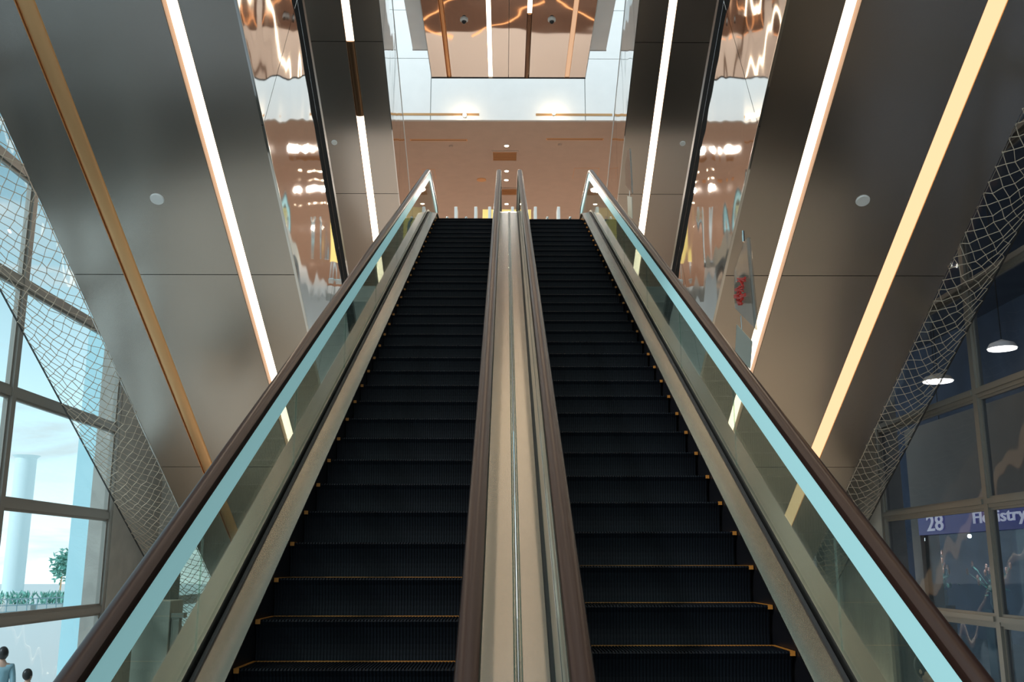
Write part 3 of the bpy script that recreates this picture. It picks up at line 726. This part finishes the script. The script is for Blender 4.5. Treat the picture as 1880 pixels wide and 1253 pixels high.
# potted tree
p = onz(108, 1105, ZF)
t = thing('potted_tree', p, 'leafy potted tree on the bright terrace beyond the left windows', 'tree')
MB().lathe([(.4, 0), (.55, .7), (.6, .75), (.5, .75), (.45, .68)], p, 18).build('pot', 'pot', t, smooth='auto')
MB().tube(p + Vector((0, 0, .6)), p + Vector((.05, 0, 2.2)), .07, 8, .05).build('trunk', 'bronze', t)
mb = MB(); rr = random.Random(5)
for k in range(420):
    d = Vector((rr.gauss(0, 1), rr.gauss(0, 1), rr.gauss(0, 1))).normalized() * rr.uniform(.3, 1); c0 = p + Vector((d.x * 1.0, d.y * 1.0, 2.9 + d.z * 1.5))
    u = Vector((rr.gauss(0, 1), rr.gauss(0, 1), rr.gauss(0, .5))).normalized() * .28; w = u.cross(Vector((rr.gauss(0, 1), rr.gauss(0, 1), rr.gauss(0, 1)))).normalized() * .09
    mb.add([c0 - u, c0 + w, c0 + u, c0 - w], [(0, 1, 2, 3)])
mb.build('foliage', 'leaf', t)
# railing
a, b = onz(-30, 1140, ZF), onz(118, 1132, ZF)
t = thing('railing', (a + b) / 2, 'thin steel railing crossing the bright terrace beyond the left windows', 'railing')
mb = MB(); mb2 = MB()
for zz in (1.1, .75, .4): mb.tube(a + Vector((0, 0, zz)), b + Vector((0, 0, zz)), .03, 6)
mb.build('rail', 'rail_steel', t)
for k in range(9):
    q = a.lerp(b, k / 8); MB().tube(q, q + Vector((0, 0, 1.12)), .035, 6).build('railing_post', 'rail_steel', t)
# planters along the railing
for k, (px, w, lab) in enumerate(((28, 1.1, 'low leafy planter box by the terrace railing, near the round column'), (95, .8, 'low planter box by the terrace railing, under the potted tree'))):
    p = onz(px, 1128, ZF); t = thing('planter', p, lab, 'planter', 'planters on the terrace')
    MB().box(p.x - w, p.x + w, p.y - .4, p.y + .4, ZF, ZF + .6).build('planter_box', 'pot', t, bevel=.02)
    mb = MB()
    for i in range(140):
        c0 = Vector((p.x + rr.uniform(-w, w), p.y + rr.uniform(-.35, .35), ZF + .6 + rr.uniform(0, .7))); u = Vector((rr.gauss(0, .5), rr.gauss(0, .5), 1)).normalized() * .25; v = Vector((rr.gauss(0, 1), rr.gauss(0, 1), 0)).normalized() * .07
        mb.add([c0 - u, c0 + v, c0 + u, c0 - v], [(0, 1, 2, 3)])
    mb.build('foliage', 'leaf', t)

# ------------------------------------------------------------------ hall behind the right windows
struct(MB().box(20, 20.3, -2, 60, ZF, 10.5), 'wall_hall_back', 'hall_wall')
struct(MB().box(8.2, 20, 60, 60.3, ZF, 10.5), 'wall_hall_end', 'hall_wall')
struct(MB().box(8.2, 20, -2.3, -2, ZF, 10.5), 'wall_hall_near', 'hall_wall')
struct(MB().box(7.7, 20.3, -2, 60, 10.2, 10.5), 'ceiling_hall', 'hall_ceiling')
def hall_lamp(px, py, X, lab, r=.28):
    p = onx(px, py, X); t = thing('pendant_lamp', p, lab, 'lamp', 'lamps in the hall behind the right windows')
    MB().lathe([(r, 0), (r * .8, .12), (r * .2, .2), (.02, .22)], p, 20).build('shade', 'white_plastic', t, smooth='auto')
    MB().lathe([(r * .93, -.03), (r * .93, .005)], p, 20).build('bulb_disc', 'hall_lamp', t)
    MB().tube(p + Vector((0, 0, .2)), (p.x, p.y, 10.2), .012, 6).build('cord', 'cable', t)
hall_lamp(1840, 640, 12, 'glowing lamp high in the hall, near the right photo edge', .35)
hall_lamp(1722, 700, 12, 'glowing lamp in the hall seen through the right net', .42)
hall_lamp(1727, 806, 13, 'small glowing lamp in the hall above the blue shop sign', .2)
# shop
XS2 = 11.0
a = onx(1690, 950, XS2); b = onx(1960, 950, XS2)
sh = thing('flower_shop', (XS2, (a.y + b.y) / 2, ZF), 'shop with a beige bulkhead and dark teal windows behind the right glass', 'shop')
zt, zl_ = onx(1722, 933, XS2).z, onx(1722, 982, XS2).z
y0s, y1s = 14.0, a.y
MB().box(XS2, XS2 + .5, y0s, y1s + .6, zt + .02, 3.6).build('bulkhead', 'shop_wall', sh)
MB().box(XS2 - .05, XS2 + .45, y1s, y1s + .55, ZF, zt + .02).build('end_pier', 'shop_wall', sh)
MB().box(XS2 + 2.5, XS2 + 2.6, y0s, y1s, ZF, zt).build('shop_back', 'shop_dark', sh)
MB().box(XS2 + .05, XS2 + .07, y0s, y1s, ZF + .3, zl_).build('shop_window', 'shop_glass', sh)
mb = MB()
for yy in (y0s, y0s + 3, y0s + 6, y0s + 9): mb.box(XS2, XS2 + .08, yy, yy + .06, ZF, zl_)
mb.box(XS2, XS2 + .1, y0s, y1s, ZF, ZF + .3).build('window_bar', 'body_dark', sh)
sg = thing('shop_sign', (XS2 - .1, (y0s + y1s) / 2, zl_), 'blue fascia sign reading 28 Floristry behind the right windows', 'sign')
MB().box(XS2 - .12, XS2 - .005, y0s, y1s - .1, zl_, zt).build('sign_board', 'blue_sign', sg)
def text(s, px, py, h, parent, name, wide=1.0):
    c = bpy.data.curves.new(name, 'FONT'); c.body = s; c.size = h; c.extrude = .012; c.offset = .004; c.resolution_u = 3
    o = bpy.data.objects.new(name, c); me = bpy.data.meshes.new_from_object(o); bpy.data.objects.remove(o)
    p = onx(px, py, XS2 - .14); me.name = name
    vs = []
    for v in me.vertices: vs.append((p.x - v.co.z, p.y - v.co.x * wide, p.z + v.co.y))
    o2 = bpy.data.objects.new(name, me); COL.objects.link(o2); o2.parent = parent
    off = world_loc(parent)
    for v, w in zip(me.vertices, vs): v.co = Vector(w) - off
    me.materials.clear(); me.materials.append(MATS['sign_letter'])
    return o2
text('28', 1702, 976, .56, sg, 'sign_number', 1.85)
text('Floristry', 1786, 962, .38, sg, 'sign_lettering', 1.9)
for (px, py, lab) in ((1698, 991, 'small shop spotlight under the left end of the blue sign'), (1780, 985, 'small shop spotlight under the middle of the blue sign')):
    p = onx(px, py, XS2 + .3); t = thing('shop_spotlight', p, lab, 'spotlight', 'spotlights in the shop window')
    MB().ball(p, .05).build('lens', 'hall_lamp', t, smooth=True); MB().tube(p + Vector((0, 0, .03)), (p.x, p.y, zt + .06), .02, 8).build('housing', 'body_dark', t)
def bouquet(px, py, petal, lab, seed):
    q = random.Random(seed); p = onx(px, py, XS2 + .7); t = thing('flower_vase', (p.x, p.y, ZF), lab, 'flowers', 'flowers in the shop window')
    MB().box(p.x - .2, p.x + .2, p.y - .2, p.y + .2, ZF, p.z - .95).build('plinth', 'shop_dark', t)
    MB().lathe([(.08, p.z - .95 - p.z), (.12, -.8), (.09, -.6), (.11, -.55)], p, 16).build('vase', 'white_plastic', t, smooth='auto')
    mb = MB(); ml = MB()
    for k in range(16):
        h = p + Vector((q.gauss(0, .16), q.gauss(0, .2), q.gauss(0, .18))); ml.tube(p + Vector((0, 0, -.6)), h, .008, 4)
        for j in range(5):
            an = j * 1.256 + k; mb.ball(h + Vector((.03 * math.cos(an), .045 * math.cos(an), .045 * math.sin(an))), .042, .5, 1, 1, 6, 4)
    for k in range(24):
        c0 = p + Vector((q.gauss(0, .15), q.gauss(0, .18), -.35 + q.gauss(0, .12))); u = Vector((q.gauss(0, 1), q.gauss(0, 1), q.gauss(0, 1))).normalized() * .12; w = u.orthogonal().normalized() * .035
        ml.add([c0 - u, c0 + w, c0 + u, c0 - w], [(0, 1, 2, 3)])
    mb.build('blossoms', petal, t); ml.build('stems', 'leaf', t)
    l = bpy.data.lights.new('flower_fill', 'SPOT'); l.energy = 45; l.color = (1, .93, .85); l.spot_size = R(70); l.shadow_soft_size = .05  # added spot that brightens the flowers, no fixture of its own
    o = bpy.data.objects.new('flower_fill', l); COL.objects.link(o); o.location = p + Vector((-.45, 0, .7)); o.rotation_euler = (0, R(-32), 0)
bouquet(1728, 1045, 'petal', 'pink flowers in the shop window below the number 28', 1)
bouquet(1703, 1038, 'petal_white', 'white flowers at the far left end of the shop window', 4)
bouquet(1822, 1045, 'petal', 'larger pink flowers in the shop window behind the thick mullion', 2)
l = bpy.data.lights.new('shop_lamp', 'AREA'); l.shape = 'RECTANGLE'; l.size = 6; l.size_y = .4; l.energy = 14; l.color = (.75, .9, 1)
o = bpy.data.objects.new('shop_lamp', l); COL.objects.link(o); o.location = (XS2 + 1.2, 21, zl_ - .05); o.rotation_euler = (0, 0, R(90))
l = bpy.data.lights.new('hall_wash', 'AREA'); l.shape = 'RECTANGLE'; l.size = 20; l.size_y = .6; l.energy = 160; l.color = (1, .86, .66)
o = bpy.data.objects.new('hall_wash', l); COL.objects.link(o); o.location = (9.6, 22, 9.9); o.rotation_euler = (0, 0, R(90))

# ------------------------------------------------------------------ people
def skin_obj(name, pts, edges, radii, m, parent, root=0, sub=2):
    me = bpy.data.meshes.new(name); me.from_pydata(pts, edges, []); me.materials.append(MATS[m])
    o = bpy.data.objects.new(name, me); COL.objects.link(o); o.parent = parent
    md = o.modifiers.new('skin', 'SKIN'); md.use_smooth_shade = True
    L = me.skin_vertices[0] if me.skin_vertices else None
    for i, r in enumerate(radii):
        me.skin_vertices[0].data[i].radius = (r, r) if not isinstance(r, tuple) else r
    me.skin_vertices[0].data[root].use_root = True
    s = o.modifiers.new('sub', 'SUBSURF'); s.levels = sub; s.render_levels = sub
    return o
def ensure_skin(me):
    pass
def person(loc, rz, label, top, H=1.7, hairm='hair', bag=None):
    t = thing('person', loc, label, 'person'); k = H / 1.7
    def V(*a): return tuple(x * k for x in a)
    J = {}; pts = []; rad = []; ed = []
    def j(n, p, r, par=None):
        J[n] = len(pts); pts.append(V(*p)); rad.append(tuple(x * k for x in r) if isinstance(r, tuple) else r * k)
        if par: ed.append((J[par], J[n]))
    j('pel', (0, 0, .93), (.15, .10)); j('wa', (0, 0, 1.08), (.125, .09), 'pel'); j('ch', (0, 0, 1.27), (.155, .105), 'wa'); j('sh', (0, 0, 1.39), (.10, .075), 'ch')
    j('ne', (0, 0, 1.46), .052, 'sh'); j('hd', (0, -.01, 1.52), .055, 'ne'); 
    for s, n in ((-1, 'l'), (1, 'r')):
        j(n + 's', (s * .165, 0, 1.385), .055, 'sh'); j(n + 'e', (s * .215, .02, 1.10), .040, n + 's'); j(n + 'w', (s * .20, -.10, .86), .027, n + 'e'); j(n + 'p', (s * .195, -.125, .80), (.036, .018), n + 'w')
        for f, (dx, dl) in enumerate(((-.030, .072), (-.011, .085), (.010, .080), (.028, .062))):
            j(n + f'f{f}', (s * .195 + dx, -.15, .765), .0095, n + 'p'); j(n + f'g{f}', (s * .195 + dx, -.155, .765 - dl * .6), .008, n + f'f{f}'); j(n + f'h{f}', (s * .195 + dx, -.14, .765 - dl), .007, n + f'g{f}')
        j(n + 't', (s * .195 - s * .045, -.14, .80), .010, n + 'p'); j(n + 'u', (s * .195 - s * .055, -.155, .765), .008, n + 't')
        j(n + 'h', (s * .09, 0, .86), .085, 'pel'); j(n + 'k', (s * .10, -.01, .48), .058, n + 'h'); j(n + 'a', (s * .105, .02, .09), .038, n + 'k'); j(n + 'b', (s * .11, -.13, .035), .035, n + 'a')
    me = bpy.data.meshes.new('body'); me.from_pydata(pts, ed, []); me.materials.append(MATS['skin'])
    o = bpy.data.objects.new('body', me); COL.objects.link(o); o.parent = t
    md = o.modifiers.new('skin', 'SKIN'); md.use_smooth_shade = True
    for i, r in enumerate(rad): me.skin_vertices[0].data[i].radius = r if isinstance(r, tuple) else (r, r)
    me.skin_vertices[0].data[0].use_root = True
    s = o.modifiers.new('sub', 'SUBSURF'); s.levels = 1; s.render_levels = 1
    def sub(name, names, m, grow, zcut=None):
        idx = {n: i for i, n in enumerate(names)}; P = [pts[J[n]] for n in names]; Rr = [rad[J[n]] for n in names]
        E = [(idx[a], idx[b]) for a in names for b in names if (J[a], J[b]) in ed]
        me = bpy.data.meshes.new(name); me.from_pydata(P, E, []); me.materials.append(MATS[m]); o = bpy.data.objects.new(name, me); COL.objects.link(o); o.parent = t
        md = o.modifiers.new('skin', 'SKIN'); md.use_smooth_shade = True
        for i, r in enumerate(Rr): r = r if isinstance(r, tuple) else (r, r); me.skin_vertices[0].data[i].radius = (r[0] + grow, r[1] + grow)
        me.skin_vertices[0].data[0].use_root = True
        s = o.modifiers.new('sub', 'SUBSURF'); s.levels = 1; s.render_levels = 1
    sub('top', ['pel', 'wa', 'ch', 'sh', 'ls', 'le', 'lw', 'rs', 're', 'rw'], top, .016)
    sub('trousers', ['pel', 'lh', 'lk', 'la', 'rh', 'rk', 'ra'], 'trousers', .014)
    # head: shaped ellipsoid with nose, ears, eyes, mouth
    T = t.location
    def off(v): return (T.x + v[0] * k, T.y + v[1] * k, T.z + v[2] * k)
    mb = MB(); mb.ball(off((0, -.005, 1.60)), .1 * k, .78, .95, 1.16, 16, 12)
    mb.ball(off((0, -.035, 1.53)), .055 * k, .95, 1, .9, 12, 8); mb.ball(off((0, -.105, 1.585)), .018 * k, .8, 1.1, 1.3, 8, 6)
    for s in (-1, 1): mb.ball(off((s * .08, 0, 1.59)), .025 * k, .4, .8, 1.2, 8, 6)
    mb.build('head', 'skin', t, smooth=True)
    mb = MB()
    for s in (-1, 1): mb.ball(off((s * .03, -.088, 1.61)), .011 * k, 1.2, .6, .8, 8, 6)
    mb.build('eyes', 'hair', t, smooth=True)
    MB().ball(off((0, -.092, 1.545)), .02 * k, 1.1, .4, .3, 8, 6).build('mouth', 'red_cloth', t, smooth=True)
    MB().ball(off((0, .016, 1.625)), .112 * k, .84, .96, 1.1, 16, 12).build('hair', hairm, t, smooth=True)
    for s in (-1, 1): 
        MB().ball(off((s * .11, -.07, .04)), .07 * k, .65, 1.9, .55, 10, 7).build('shoe', 'hair', t, smooth=True)
    t.rotation_euler.z = rz
    return t
p = ony(7, 1192, 18.6); person((p.x, 18.6, ZF), R(200), 'person in a pale blue top with dark hair beyond the left windows', 'shirt_blue', H=(p.z - ZF) * 1.0)
p = ony(52, 1232, 17.6); person((p.x, 17.6, ZF), R(160), 'shorter person with dark hair at the bottom left, right of the pale-blue one', 'jacket_dark', H=(p.z - ZF) * 1.0)
p = ony(1702, 1206, 11.0); person((p.x, 11.0, ZF), R(20), 'person in dark clothes with black hair at the bottom right behind the escalator glass', 'jacket_dark', H=(p.z - ZF))
